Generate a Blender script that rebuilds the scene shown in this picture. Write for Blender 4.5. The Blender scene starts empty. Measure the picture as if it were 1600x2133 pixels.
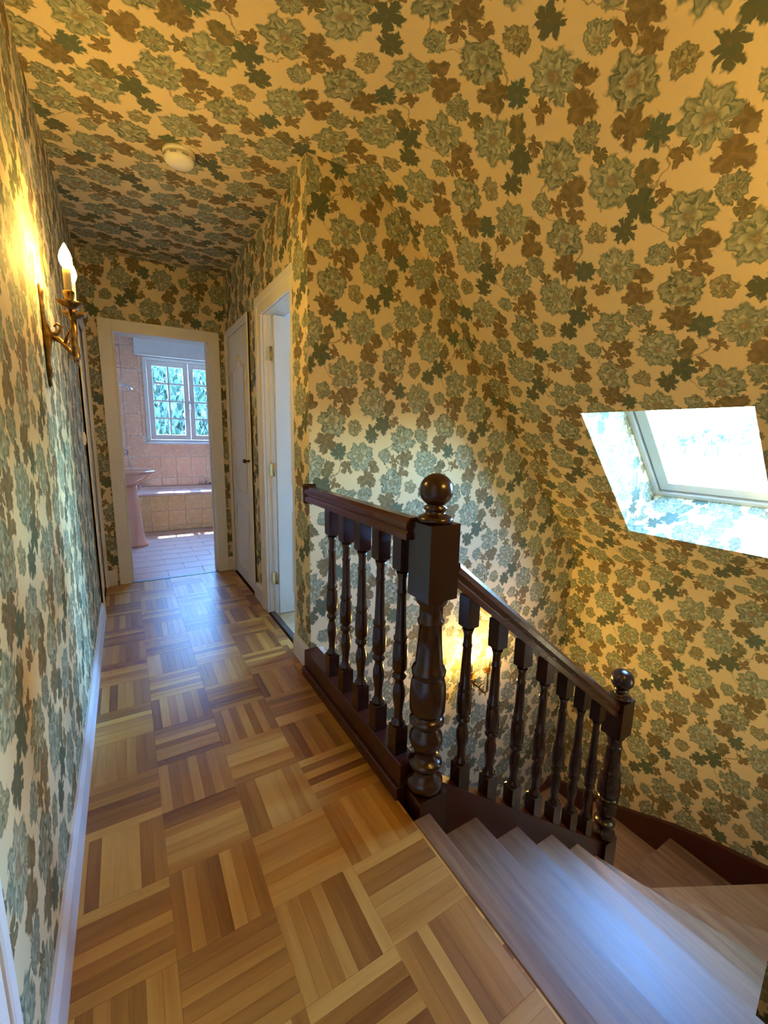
import bpy, math, random
from mathutils import Vector, Matrix
random.seed(7)

# ------------------------------------------------------------------ camera
scene = bpy.context.scene
COL = scene.collection
cam_d = bpy.data.cameras.new('camera')
cam = bpy.data.objects.new('camera', cam_d)
COL.objects.link(cam)
cam_d.sensor_fit = 'HORIZONTAL'
cam_d.sensor_width = 36.0
cam_d.lens = 36.0 * 891.06 / 1600.0
cam_d.clip_start = 0.02
cam_d.clip_end = 900
yaw, pit, rol = math.radians(31.1025), math.radians(-9.9946), math.radians(1.2110)
fwd = Vector((math.sin(yaw) * math.cos(pit), math.cos(yaw) * math.cos(pit), math.sin(pit)))
rgt = Vector((math.cos(yaw), -math.sin(yaw), 0))
upv = rgt.cross(fwd)
r2 = math.cos(rol) * rgt + math.sin(rol) * upv
u2 = -math.sin(rol) * rgt + math.cos(rol) * upv
mw = Matrix.Identity(4)
for i in range(3):
    mw[i][0], mw[i][1], mw[i][2] = r2[i], u2[i], -fwd[i]
mw[2][3] = 1.28
cam.matrix_world = mw
scene.camera = cam

# ------------------------------------------------------------------ world, sun, exposure
world = bpy.data.worlds.new('sky_world')
scene.world = world
world.use_nodes = True
wn = world.node_tree
bg = wn.nodes['Background']
sky = wn.nodes.new('ShaderNodeTexSky')
sky.sky_type = 'NISHITA'
sky.sun_disc = False
sky.sun_elevation = math.radians(58)
sky.sun_rotation = math.radians(6)
sky.air_density = 1.3
sky.dust_density = 0.1
sky.ozone_density = 2.5
tint = wn.nodes.new('ShaderNodeMix')
tint.data_type = 'RGBA'
tint.blend_type = 'MULTIPLY'
tint.inputs[0].default_value = 1.0
tint.inputs[7].default_value = (0.56, 0.92, 1.33, 1)      # tungsten white balance: daylight reads blue
wn.links.new(sky.outputs[0], tint.inputs[6])
wn.links.new(tint.outputs[2], bg.inputs[0])
SKY_STRENGTH = 8.5
bg.inputs[1].default_value = SKY_STRENGTH
sun_d = bpy.data.lights.new('sun', 'SUN')
sun_d.energy = 42.0
sun_d.color = (0.93, 0.97, 1.0)
sun_d.angle = math.radians(0.6)
sun = bpy.data.objects.new('sun', sun_d)
COL.objects.link(sun)
sun.location = (1, 12, 15)
sun.rotation_euler = Vector((-0.06, -0.60, -1.0)).to_track_quat('-Z', 'Y').to_euler()
BULB = 260.0

vs = scene.view_settings
vs.view_transform = 'Standard'
vs.look = 'None'
vs.exposure = 0.8
vs.gamma = 1.0
vs.use_curve_mapping = False
scene.cycles.use_denoising = True
scene.cycles.max_bounces = 6
scene.cycles.use_light_tree = False
scene.cycles.use_adaptive_sampling = True
scene.cycles.adaptive_threshold = 0.11
scene.cycles.adaptive_min_samples = 16
scene.cycles.diffuse_bounces = 4
scene.cycles.glossy_bounces = 3
scene.cycles.transparent_max_bounces = 8
scene.cycles.sample_clamp_indirect = 4.0
scene.cycles.caustics_reflective = False
scene.cycles.caustics_refractive = False

# Sampling portals lying in the glazed openings: they emit nothing and only tell the renderer where the sky comes in.
def sky_portal(c, ax, ay, w, h):
    d = bpy.data.lights.new('window_portal', 'AREA')
    d.shape = 'RECTANGLE'
    d.size, d.size_y = w, h
    d.cycles.is_portal = True
    o = bpy.data.objects.new('window_portal', d)
    COL.objects.link(o)
    ax, ay = Vector(ax).normalized(), Vector(ay).normalized()
    az = ax.cross(ay)
    m = Matrix.Identity(4)
    for i in range(3):
        m[i][0], m[i][1], m[i][2], m[i][3] = ax[i], ay[i], az[i], c[i]
    o.matrix_world = m
sky_portal((2.754, 1.12, 1.333), (0, 1, 0), (-0.650, 0, 0.760), 0.76, 0.94)     # roof window
sky_portal((0.86, 7.08, 1.715), (-1, 0, 0), (0, 0, 1), 1.16, 1.17)              # bathroom window
sky_portal((3.62, 3.60, 1.50), (0, 1, 0), (0, 0, 1), 0.90, 1.30)                # bedroom window

# ------------------------------------------------------------------ node helpers
class G:
    """small expression builder on a node tree"""
    def __init__(s, tree):
        s.t = tree
    def n(s, typ, **kw):
        x = s.t.nodes.new(typ)
        for k, v in kw.items():
            setattr(x, k, v)
        return x
    def put(s, sock, v):
        if isinstance(v, bpy.types.NodeSocket):
            s.t.links.new(v, sock)
        elif v is not None:
            sock.default_value = v
    def m(s, op, a, b=None, c=None, clamp=False):
        x = s.n('ShaderNodeMath', operation=op, use_clamp=clamp)
        for i, v in enumerate((a, b, c)):
            s.put(x.inputs[i], v)
        return x.outputs[0]
    def v(s, op, a, b=None, c=None, scale=None):
        x = s.n('ShaderNodeVectorMath', operation=op)
        for i, w in enumerate((a, b, c)):
            if w is not None:
                s.put(x.inputs[i], w)
        if scale is not None:
            s.put(x.inputs['Scale'], scale)
        return x.outputs['Value'] if op in ('DOT_PRODUCT', 'LENGTH', 'DISTANCE') else x.outputs[0]
    def mixv(s, f, a, b):
        x = s.n('ShaderNodeMix', data_type='VECTOR')
        s.put(x.inputs[0], f); s.put(x.inputs[4], a); s.put(x.inputs[5], b)
        return x.outputs[1]
    def mixc(s, f, a, b, mode='MIX'):
        x = s.n('ShaderNodeMix', data_type='RGBA', blend_type=mode)
        s.put(x.inputs[0], f); s.put(x.inputs[6], a); s.put(x.inputs[7], b)
        return x.outputs[2]
    def ramp(s, f, stops, interp='LINEAR'):
        x = s.n('ShaderNodeValToRGB')
        cr = x.color_ramp
        cr.interpolation = interp
        while len(cr.elements) < len(stops):
            cr.elements.new(0.5)
        for e, (p, c) in zip(cr.elements, stops):
            e.position = p
        for e, (p, c) in zip(cr.elements, stops):
            e.color = c if len(c) == 4 else (*c, 1)
        s.put(x.inputs[0], f)
        return x.outputs[0], x.outputs[1]
    def smooth(s, x, lo, hi):
        y = s.n('ShaderNodeMapRange', interpolation_type='SMOOTHSTEP')
        s.put(y.inputs[0], x); y.inputs[1].default_value = lo; y.inputs[2].default_value = hi
        return y.outputs[0]
    def noise(s, vec, scale, detail=2.0, rough=0.5, dims='3D'):
        x = s.n('ShaderNodeTexNoise', noise_dimensions=dims)
        if vec is not None:
            s.put(x.inputs['Vector'], vec)
        x.inputs['Scale'].default_value = scale
        x.inputs['Detail'].default_value = detail
        x.inputs['Roughness'].default_value = rough
        return x

def new_mat(name):
    m = bpy.data.materials.new(name)
    m.use_nodes = True
    p = m.node_tree.nodes['Principled BSDF']
    return m, G(m.node_tree), p

def rgba(c):
    return (c[0], c[1], c[2], 1.0)

def plain(name, col, rough=0.5, metal=0.0, spec=0.5, vary=0.06, scale=9.0, coat=0.0):
    m, g, p = new_mat(name)
    tc = g.n('ShaderNodeTexCoord')
    nz = g.noise(tc.outputs['Object'], scale, 2.0)
    lo = tuple(max(0, c * (1 - vary)) for c in col)
    hi = tuple(min(1, c * (1 + vary)) for c in col)
    c, _ = g.ramp(nz.outputs[0], [(0.3, lo), (0.7, hi)])
    g.put(p.inputs['Base Color'], c)
    p.inputs['Roughness'].default_value = rough
    p.inputs['Metallic'].default_value = metal
    p.inputs['Specular IOR Level'].default_value = spec
    p.inputs['Coat Weight'].default_value = coat
    return m

# ------------------------------------------------------------------ wallpaper
def make_wallpaper():
    m, g, p = new_mat('floral_wallpaper')
    uvn = g.n('ShaderNodeUVMap', uv_map='UVMap')
    uv = uvn.outputs[0]
    nz = g.noise(uv, 24.0, 2.0, 0.6, '2D')
    off = g.v('SUBTRACT', nz.outputs['Color'], (0.5, 0.5, 0.5))
    uvd = g.v('MULTIPLY_ADD', off, (0.042, 0.042, 0.0), uv)
    CW, HH = 0.73, 0.655
    a = g.v('DOT_PRODUCT', uvd, (1 / CW, 1 / HH, 0))
    b = g.v('DOT_PRODUCT', uvd, (1 / CW, -1 / HH, 0))
    comb = g.n('ShaderNodeCombineXYZ')
    g.put(comb.inputs[0], a); g.put(comb.inputs[1], b)
    P = comb.outputs[0]
    teal, teal2, teald = (0.070, 0.118, 0.074), (0.092, 0.148, 0.100), (0.056, 0.094, 0.056)
    pale, pale2 = (0.66, 0.62, 0.39), (0.64, 0.56, 0.31)
    brn, brn2, olive = (0.135, 0.094, 0.036), (0.112, 0.088, 0.037), (0.088, 0.096, 0.042)
    brl = (0.34, 0.25, 0.10)
    # u, v, radius, lobes, lobe depth, rotation, dark, light, ring strength
    MOT = [
        (0.985, 2.244, 0.074, 6, 0.34, 0.3, teal, pale, 1.0),      # dahlia
        (1.005, 2.140, 0.050, 3, 0.50, 1.6, brn2, brl, 0.3),       # leaf below it
        (1.110, 2.275, 0.044, 10, 0.22, 0.0, teald, pale, 0.7),    # zinnia
        (1.135, 2.205, 0.030, 5, 0.75, 0.7, olive, brl, 0.2),
        (0.870, 2.155, 0.036, 8, 0.14, 0.0, teal, pale, 0.9),      # daisy
        (0.935, 2.125, 0.036, 5, 0.85, 0.4, brn, brl, 0.2),        # sprig
        (0.918, 2.005, 0.070, 5, 0.22, 0.9, teald, pale, 1.0),     # cabbage rose
        (0.885, 1.900, 0.055, 4, 0.50, 0.5, brn2, brl, 0.3),       # its leaves
        (0.985, 2.062, 0.036, 3, 0.60, 0.2, brn, brl, 0.3),
        (1.046, 1.976, 0.038, 5, 0.25, 1.2, olive, pale2, 0.9),    # primrose
        (1.150, 2.110, 0.076, 7, 0.24, 0.5, teal2, pale, 1.0),     # big blossom
        (1.255, 2.090, 0.042, 2, 0.55, 2.1, olive, brl, 0.3),      # leaf
        (1.222, 2.003, 0.052, 5, 0.52, 0.2, teald, olive, 0.3),    # leaf cluster
        (1.148, 1.945, 0.042, 7, 0.45, 0.0, teald, brn, 0.3),      # star leaf
        (1.081, 1.822, 0.074, 8, 0.30, 0.2, teal2, pale, 1.0),     # hydrangea
        (1.125, 1.705, 0.052, 3, 0.50, 0.6, brn, brl, 0.3),        # its leaf
        (1.165, 1.770, 0.036, 2, 0.55, 1.0, brn2, brl, 0.2),
        (0.952, 1.853, 0.042, 8, 0.42, 0.3, teal, teald, 0.4),     # star leaf
        (1.000, 1.770, 0.034, 4, 0.80, 0.6, brn, brl, 0.2),
        (1.290, 2.015, 0.030, 4, 0.80, 0.3, brn, brl, 0.2),
    ]
    best = None
    bestv = None
    MOT = [(k[0], k[1], k[2] * 1.17) + k[3:] for k in MOT]
    for i, (u, v, R, n, amp, rot, dk, lt, rs) in enumerate(MOT):
        zi = (i + 0.5) / 32.0
        ca, cb = u / CW + v / HH, u / CW - v / HH
        q = g.v('FRACTION', g.v('ADD', P, (0.5 - ca, 0.5 - cb, zi)))
        d = g.v('DISTANCE', q, (0.5, 0.5, zi))
        d = g.m('MULTIPLY', d, 0.04 / R)
        if best is None:
            best, bestv = d, q
        else:
            lt_ = g.m('LESS_THAN', d, best)
            bestv = g.mixv(lt_, bestv, q)
            if i < len(MOT) - 1:
                best = g.m('MINIMUM', best, d)
    sep = g.n('ShaderNodeSeparateXYZ')
    g.put(sep.inputs[0], bestv)
    zi = sep.outputs[2]
    x = g.m('SUBTRACT', g.v('DOT_PRODUCT', bestv, (CW / 2, CW / 2, 0)), CW / 2)
    y = g.v('DOT_PRODUCT', bestv, (HH / 2, -HH / 2, 0))
    pc, pa = g.ramp(zi, [(i / 32.0, (k[2] * 10, k[3] / 16.0, k[5] / 4.0, k[4])) for i, k in enumerate(MOT)], 'CONSTANT')
    dc, da = g.ramp(zi, [(i / 32.0, (*k[6], k[8])) for i, k in enumerate(MOT)], 'CONSTANT')
    lc, _ = g.ramp(zi, [(i / 32.0, k[7]) for i, k in enumerate(MOT)], 'CONSTANT')
    ps = g.n('ShaderNodeSeparateColor')
    g.put(ps.inputs[0], pc)
    R10, n16, r4 = ps.outputs[0], ps.outputs[1], ps.outputs[2]
    xy = g.n('ShaderNodeCombineXYZ')
    g.put(xy.inputs[0], x); g.put(xy.inputs[1], y)
    ln = g.v('LENGTH', xy.outputs[0])
    rho = g.m('DIVIDE', g.m('MULTIPLY', ln, 10.0), R10)
    phi = g.m('ADD', g.m('ARCTAN2', y, x), g.m('MULTIPLY', r4, 4.0))
    nphi = g.m('MULTIPLY', phi, g.m('MULTIPLY', n16, 8.0))
    lobe = g.m('POWER', g.m('ABSOLUTE', g.m('COSINE', nphi)), 0.6)
    edge = g.m('SUBTRACT', 1.0, g.m('MULTIPLY', pa, g.m('SUBTRACT', 1.0, lobe)))
    edge = g.m('ADD', edge, g.m('MULTIPLY', g.m('SINE', g.m('MULTIPLY', phi, 17.0)), 0.045))
    rel = g.m('SUBTRACT', edge, rho)
    mask = g.smooth(rel, -0.05, 0.13)
    # layered petals: scalloped rings that follow the lobes
    rr = g.m('DIVIDE', rho, edge)
    lay = g.m('ADD', g.m('MULTIPLY', rr, 2.7), g.m('MULTIPLY', lobe, -0.3))
    fr = g.m('FRACT', lay)
    ang = g.m('ADD', nphi, g.m('MULTIPLY', g.m('FLOOR', lay), 1.9))
    pet = g.m('ADD', 0.25, g.m('MULTIPLY', g.m('ABSOLUTE', g.m('COSINE', ang)), 0.75))
    ringm = g.m('MULTIPLY', g.m('MULTIPLY', g.smooth(fr, 0.1, 0.95), pet), g.m('MULTIPLY', da, g.m('SUBTRACT', 1.45, rr)))
    vein = g.m('MULTIPLY', g.smooth(lobe, 0.90, 1.0), 0.5)
    mott = g.smooth(nz.outputs[0], 0.38, 0.66)
    li = g.m('ADD', g.m('MULTIPLY', g.m('MAXIMUM', ringm, vein), 0.72), g.m('MULTIPLY', mott, 0.22), clamp=True)
    li = g.m('MULTIPLY', li, g.smooth(rel, 0.0, 0.24))
    mot = g.mixc(li, dc, lc)
    core = g.m('MULTIPLY', g.m('LESS_THAN', rr, 0.2), da)
    mot = g.mixc(g.m('MULTIPLY', core, 0.6), mot, (0.30, 0.19, 0.085, 1))
    # stems
    st = g.m('ABSOLUTE', g.m('SUBTRACT', g.m('FRACT', g.m('ADD', g.v('DOT_PRODUCT', uvd, (1 / 0.365, 0, 0)), g.m('MULTIPLY', g.m('SINE', g.v('DOT_PRODUCT', uvd, (8.6, 19.18, 0))), 0.15))), 0.5))
    stm = g.m('MULTIPLY', g.m('LESS_THAN', st, 0.011), 0.55)
    base = g.mixc(g.m('MULTIPLY', mott, 0.12), (0.80, 0.65, 0.37, 1), (0.74, 0.58, 0.31, 1))
    base = g.mixc(stm, base, rgba(brn))
    col = g.mixc(g.m('MULTIPLY', mask, 0.93), base, mot)
    g.put(p.inputs['Base Color'], col)
    p.inputs['Roughness'].default_value = 0.78
    p.inputs['Specular IOR Level'].default_value = 0.25
    return m

# ------------------------------------------------------------------ woods etc.
def make_wood(name, dark, mid, light, rough, axis='Y', scale=1.0, rand=True, coat=0.0, grain=1.0, spec=0.5):
    m, g, p = new_mat(name)
    tc = g.n('ShaderNodeTexCoord')
    mp = g.n('ShaderNodeMapping')
    k = {'X': (2.2, 34, 34), 'Y': (34, 2.2, 34), 'Z': (34, 34, 2.2)}[axis]
    mp.inputs['Scale'].default_value = tuple(q * scale for q in k)
    g.put(mp.inputs[0], tc.outputs['Object'])
    oi = g.n('ShaderNodeObjectInfo')
    ge = g.n('ShaderNodeNewGeometry')
    rnd = g.m('FRACT', g.m('ADD', oi.outputs['Random'], g.m('MULTIPLY', ge.outputs['Random Per Island'], 3.7)))
    off = g.n('ShaderNodeCombineXYZ')
    for i in range(3):
        g.put(off.inputs[i], g.m('MULTIPLY', rnd, 17.0 + 9 * i))
    vec = g.v('ADD', mp.outputs[0], off.outputs[0])
    nz = g.noise(vec, 1.0, 3.0, 0.65)
    nzb = g.noise(vec, 0.18, 0.0)
    f = g.m('ADD', g.m('MULTIPLY', nz.outputs[0], 0.75 * grain), g.m('MULTIPLY', nzb.outputs[0], 0.35 * grain))
    f = g.m('ADD', g.m('SUBTRACT', f, 0.55 * grain), 0.5)
    if rand:
        f = g.m('ADD', f, g.m('MULTIPLY', g.m('SUBTRACT', rnd, 0.5), 0.62))
    c, _ = g.ramp(f, [(0.08, dark), (0.5, mid), (0.95, light)])
    g.put(p.inputs['Base Color'], c)
    g.put(p.inputs['Roughness'], g.m('ADD', g.m('MULTIPLY', nz.outputs[0], 0.16), rough - 0.08))
    if coat:
        p.inputs['Coat Weight'].default_value = coat
        p.inputs['Coat Roughness'].default_value = 0.12
    p.inputs['Specular IOR Level'].default_value = spec
    return m

def make_tile(name, base, light, rough=0.2, scroll=1.0):
    m, g, p = new_mat(name)
    tc = g.n('ShaderNodeTexCoord')
    oi = g.n('ShaderNodeObjectInfo')
    nz = g.noise(tc.outputs['Object'], 14.0, 1.0)
    w = g.m('ABSOLUTE', g.m('SUBTRACT', nz.outputs[0], 0.5))
    line = g.m('SUBTRACT', 1.0, g.smooth(w, 0.012, 0.045))
    big = g.smooth(g.noise(tc.outputs['Object'], 7.0, 0.0).outputs[0], 0.40, 0.52)
    c = g.mixc(g.m('MULTIPLY', g.m('MULTIPLY', line, big), 0.75 * scroll), rgba(base), rgba(light))
    c = g.mixc(g.m('MULTIPLY', oi.outputs['Random'], 0.18), c, rgba(light))
    g.put(p.inputs['Base Color'], c)
    p.inputs['Roughness'].default_value = rough
    return m

def make_glass():
    m, g, p = new_mat('window_glass')
    out = [n for n in m.node_tree.nodes if n.type == 'OUTPUT_MATERIAL'][0]
    tr = g.n('ShaderNodeBsdfTransparent')
    gl = g.n('ShaderNodeBsdfGlossy')
    gl.inputs['Roughness'].default_value = 0.02
    tr.inputs[0].default_value = (0.95, 0.98, 0.97, 1)
    mx = g.n('ShaderNodeMixShader')
    mx.inputs[0].default_value = 0.05
    g.put(mx.inputs[1], tr.outputs[0]); g.put(mx.inputs[2], gl.outputs[0])
    g.put(out.inputs[0], mx.outputs[0])
    m.node_tree.nodes.remove(p)
    return m

def make_bulb(power):
    m, g, p = new_mat('lit_bulb')
    p.inputs['Base Color'].default_value = (1, 0.9, 0.7, 1)
    p.inputs['Emission Color'].default_value = (1.0, 0.60, 0.125, 1)
    p.inputs['Emission Strength'].default_value = BULB * power
    return m

def make_leafmat(name, a, b):
    m, g, p = new_mat(name)
    ge = g.n('ShaderNodeNewGeometry')
    c, _ = g.ramp(ge.outputs['Random Per Island'], [(0.0, a), (1.0, b)])
    g.put(p.inputs['Base Color'], c)
    p.inputs['Roughness'].default_value = 0.45
    return m

WP = make_wallpaper()
PARQ = make_wood('parquet_oak', (0.17, 0.052, 0.008), (0.42, 0.178, 0.027), (0.68, 0.37, 0.08), 0.34, 'Y', 1.0, True, 0.0, 0.8)
TREAD = make_wood('tread_oak', (0.14, 0.058, 0.018), (0.30, 0.150, 0.052), (0.48, 0.28, 0.11), 0.39, 'Y', 1.3, True, 0.0, 1.3)
MAHO = make_wood('dark_mahogany', (0.014, 0.004, 0.003), (0.030, 0.008, 0.005), (0.060, 0.017, 0.009), 0.22, 'Z', 1.0, False, 0.0, 0.7, 0.7)
MAHOR = make_wood('mahogany_rail', (0.030, 0.008, 0.004), (0.075, 0.020, 0.009), (0.13, 0.040, 0.018), 0.22, 'Y', 1.0, False, 0.0, 0.8, 0.7)
STRING = make_wood('string_mahogany', (0.026, 0.005, 0.003), (0.055, 0.010, 0.005), (0.090, 0.020, 0.009), 0.33, 'X', 1.0, False, 0.0, 0.6)
WHITE = plain('white_gloss_paint', (0.86, 0.845, 0.80), 0.38, vary=0.02)
SKIRT = plain('white_skirting_paint', (0.80, 0.80, 0.80), 0.35, vary=0.02)
PLASTER = plain('white_plaster', (0.82, 0.80, 0.77), 0.8, vary=0.02)
PINKW = plain('pale_pink_plaster', (0.86, 0.74, 0.70), 0.8, vary=0.02)
TILEM = make_tile('salmon_scroll_tile', (0.74, 0.40, 0.245), (0.93, 0.75, 0.58))
APRM = make_tile('ochre_scroll_tile', (0.68, 0.40, 0.165), (0.88, 0.66, 0.36))
FTILE = make_tile('pink_floor_tile', (0.58, 0.34, 0.27), (0.68, 0.46, 0.38), 0.3, 0.3)
GROUT = plain('pale_grout', (0.95, 0.88, 0.76), 0.85)
FGROUT = plain('floor_grout', (0.82, 0.68, 0.62), 0.85)
PINK = plain('pink_sanitary_ceramic', (0.80, 0.39, 0.255), 0.14, vary=0.02, coat=0.3)
TUBM = plain('pink_enamel', (0.84, 0.60, 0.55), 0.14, vary=0.02, coat=0.3)
CHROME = plain('chrome', (0.75, 0.75, 0.77), 0.12, 1.0, vary=0.02)
BRONZE = plain('aged_bronze', (0.20, 0.115, 0.040), 0.36, 0.9, vary=0.45, scale=60)
BRASS = plain('brass', (0.62, 0.45, 0.20), 0.3, 1.0, vary=0.1)
DKNOB = plain('dark_wood_knob', (0.075, 0.028, 0.018), 0.3)
CANDLE = plain('ivory_candle_sleeve', (0.80, 0.68, 0.40), 0.45, vary=0.03)
PLASTIC = plain('cream_plastic', (0.90, 0.87, 0.79), 0.4, vary=0.02)
GREYP = plain('grey_vent', (0.40, 0.38, 0.34), 0.6)
GASKET = plain('grey_gasket', (0.35, 0.42, 0.48), 0.5)
BEIGE = plain('beige_floor', (0.62, 0.47, 0.26), 0.35, vary=0.12, scale=20)
DARKM = plain('dark_threshold_metal', (0.16, 0.14, 0.13), 0.45, 0.6)
VIOLET = plain('violet_plastic', (0.12, 0.06, 0.42), 0.35)
BARK = plain('tree_bark', (0.10, 0.075, 0.05), 0.9, vary=0.4, scale=14)
LEAF = make_leafmat('green_leaves', (0.002, 0.013, 0.007), (0.016, 0.058, 0.028))
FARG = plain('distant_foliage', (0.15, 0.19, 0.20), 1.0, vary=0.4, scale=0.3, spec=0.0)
FIELD = plain('pale_dry_field', (0.23, 0.21, 0.165), 0.95, vary=0.08, scale=0.05)
GLASS = make_glass()

# ------------------------------------------------------------------ mesh helpers
ORG = {}

class MB:
    def __init__(s):
        s.v, s.f, s.uv, s.sm = [], [], [], []
    def face(s, pts, uvs=None, smooth=False):
        i = len(s.v)
        s.v += [tuple(p) for p in pts]
        s.f.append(tuple(range(i, i + len(pts))))
        s.uv.append(uvs or [(0, 0)] * len(pts))
        s.sm.append(smooth)
    def grid(s, P, us, vv, holes=(), UV=None):
        for i in range(len(us) - 1):
            for j in range(len(vv) - 1):
                um, vm = (us[i] + us[i + 1]) / 2, (vv[j] + vv[j + 1]) / 2
                if any(h[0] < um < h[1] and h[2] < vm < h[3] for h in holes):
                    continue
                q = [(us[i], vv[j]), (us[i + 1], vv[j]), (us[i + 1], vv[j + 1]), (us[i], vv[j + 1])]
                s.face([P(*t) for t in q], [UV(*t) if UV else t for t in q])
        return s
    def box(s, x0, x1, y0, y1, z0, z1, bev=0.0):
        if bev <= 0:
            V = [(x, y, z) for z in (z0, z1) for y in (y0, y1) for x in (x0, x1)]
            i = len(s.v)
            s.v += V
            for f in ((0, 2, 3, 1), (4, 5, 7, 6), (0, 1, 5, 4), (2, 6, 7, 3), (0, 4, 6, 2), (1, 3, 7, 5)):
                s.f.append(tuple(i + k for k in f)); s.uv.append([(0, 0)] * 4); s.sm.append(False)
            return s
        b = bev
        def ring(z, d):
            return [(x0 + d, y0 + b, z), (x0 + b, y0 + d, z), (x1 - b, y0 + d, z), (x1 - d, y0 + b, z),
                    (x1 - d, y1 - b, z), (x1 - b, y1 - d, z), (x0 + b, y1 - d, z), (x0 + d, y1 - b, z)]
        s.loft([ring(z0, b), ring(z0 + b, 0), ring(z1 - b, 0), ring(z1, b)], True, True, False)
        return s
    def loft(s, rings, cap0=True, cap1=True, smooth=True, closed=True):
        i = len(s.v)
        n = len(rings[0])
        for r in rings:
            s.v += [tuple(p) for p in r]
        for k in range(len(rings) - 1):
            for j in range(n if closed else n - 1):
                a, b = i + k * n + j, i + k * n + (j + 1) % n
                s.f.append((a, b, b + n, a + n)); s.uv.append([(0, 0)] * 4); s.sm.append(smooth)
        if cap0:
            s.f.append(tuple(i + j for j in reversed(range(n)))); s.uv.append([(0, 0)] * n); s.sm.append(False)
        if cap1:
            k = i + (len(rings) - 1) * n
            s.f.append(tuple(k + j for j in range(n))); s.uv.append([(0, 0)] * n); s.sm.append(False)
        return s
    def lathe(s, prof, c=(0, 0, 0), n=20, axis='z', smooth=True):
        rings = []
        for r, z in prof:
            ring = []
            for k in range(n):
                t = 2 * math.pi * k / n
                x, y = r * math.cos(t), r * math.sin(t)
                p = {'z': (x, y, z), 'x': (z, x, y), 'y': (y, z, x)}[axis]
                ring.append((c[0] + p[0], c[1] + p[1], c[2] + p[2]))
            rings.append(ring)
        return s.loft(rings, True, True, smooth)
    def tube(s, pts, r, n=8, cap=True):
        pts = [Vector(p) for p in pts]
        rs = r if isinstance(r, (list, tuple)) else [r] * len(pts)
        rings = []
        prev = None
        for i, p in enumerate(pts):
            d = (pts[min(i + 1, len(pts) - 1)] - pts[max(i - 1, 0)]).normalized()
            ref = prev if prev is not None else (Vector((0, 0, 1)) if abs(d.z) < 0.9 else Vector((1, 0, 0)))
            a = d.cross(ref)
            if a.length < 1e-5:
                a = d.cross(Vector((0, 1, 0)))
            a.normalize()
            bb = a.cross(d).normalized()
            prev = bb
            rings.append([p + rs[i] * (math.cos(2 * math.pi * k / n) * a + math.sin(2 * math.pi * k / n) * bb) for k in range(n)])
        return s.loft(rings, cap, cap)
    def prism(s, poly, z0, z1):
        return s.loft([[(x, y, z0) for x, y in poly], [(x, y, z1) for x, y in poly]], True, True, False)
    def sweep(s, prof, p0, p1, side, up):
        """profile (a,b) in side/up axes swept straight from p0 to p1"""
        p0, p1, side, up = Vector(p0), Vector(p1), Vector(side), Vector(up)
        return s.loft([[p + side * a + up * b for a, b in prof] for p in (p0, p1)], True, True, False)
    def data(s, name, mat, o):
        me = bpy.data.meshes.new(name)
        me.from_pydata([(x - o[0], y - o[1], z - o[2]) for x, y, z in s.v], [], s.f)
        uvl = me.uv_layers.new(name='UVMap')
        flat = [c for fu in s.uv for t in fu for c in t]
        uvl.data.foreach_set('uv', flat)
        me.polygons.foreach_set('use_smooth', s.sm)
        me.materials.append(mat)
        me.update()
        return me
    def build(s, name, mat, parent=None, label=None, cat=None, group=None, kind=None, origin=None):
        if parent is not None:
            o = ORG[parent.name]
        elif origin is not None:
            o = Vector(origin)
        else:
            xs, ys, zs = zip(*s.v)
            o = Vector(((min(xs) + max(xs)) / 2, (min(ys) + max(ys)) / 2, min(zs)))
        ob = bpy.data.objects.new(name, s.data(name, mat, o))
        COL.objects.link(ob)
        if parent is not None:
            ob.parent = parent
        else:
            ob.location = o
        ORG[ob.name] = o
        tag(ob, label, cat, group, kind)
        return ob

def tag(o, label=None, cat=None, group=None, kind=None):
    if label: o['label'] = label
    if cat: o['category'] = cat
    if group: o['group'] = group
    if kind: o['kind'] = kind
    return o

def empty(name, loc, label=None, cat=None, group=None, kind=None):
    o = bpy.data.objects.new(name, None)
    o.empty_display_size = 0.1
    COL.objects.link(o)
    o.location = loc
    ORG[o.name] = Vector(loc)
    return tag(o, label, cat, group, kind)

def inst(name, mesh, parent, loc, rot=None, kind=None):
    o = bpy.data.objects.new(name, mesh)
    COL.objects.link(o)
    o.parent = parent
    o.location = Vector(loc) - ORG[parent.name]
    if rot: o.rotation_euler = rot
    if kind: o['kind'] = kind
    ORG[o.name] = Vector(loc)
    return o

ST = 'structure'
# ------------------------------------------------------------------ main dimensions (metres)
XL, XR, XP = -0.215, 0.825, 0.79          # left wall, right corridor wall, corner pier face
YB, YE = 2.05, 4.11                        # stairwell back wall, corridor end wall
XK = 3.02                                  # knee wall below the roof slope
YN = -0.25                                 # near wall of the stairwell
YS = -1.30                                 # wall behind the camera
ZC = 2.528                                 # ceiling
ZLOW = -2.72                               # floor below
def zc(y):
    return ZC + max(0.0, y - YB) * 0.034

# ------------------------------------------------------------------ walls
mb = MB()
mb.grid(lambda u, v: (XL, u, v), [YS, -0.12, 0.64, 3.40, 4.04, YE], [ZLOW, 0.0, 2.0, 2.70],
        [(3.40, 4.04, 0.0, 2.0), (-0.12, 0.64, 0.0, 2.0)], lambda u, v: (u + 0.21, v))
mb.build('wall_left', WP, None, 'long left corridor wall in floral wallpaper holding the lit sconce', 'wall', kind=ST)

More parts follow.
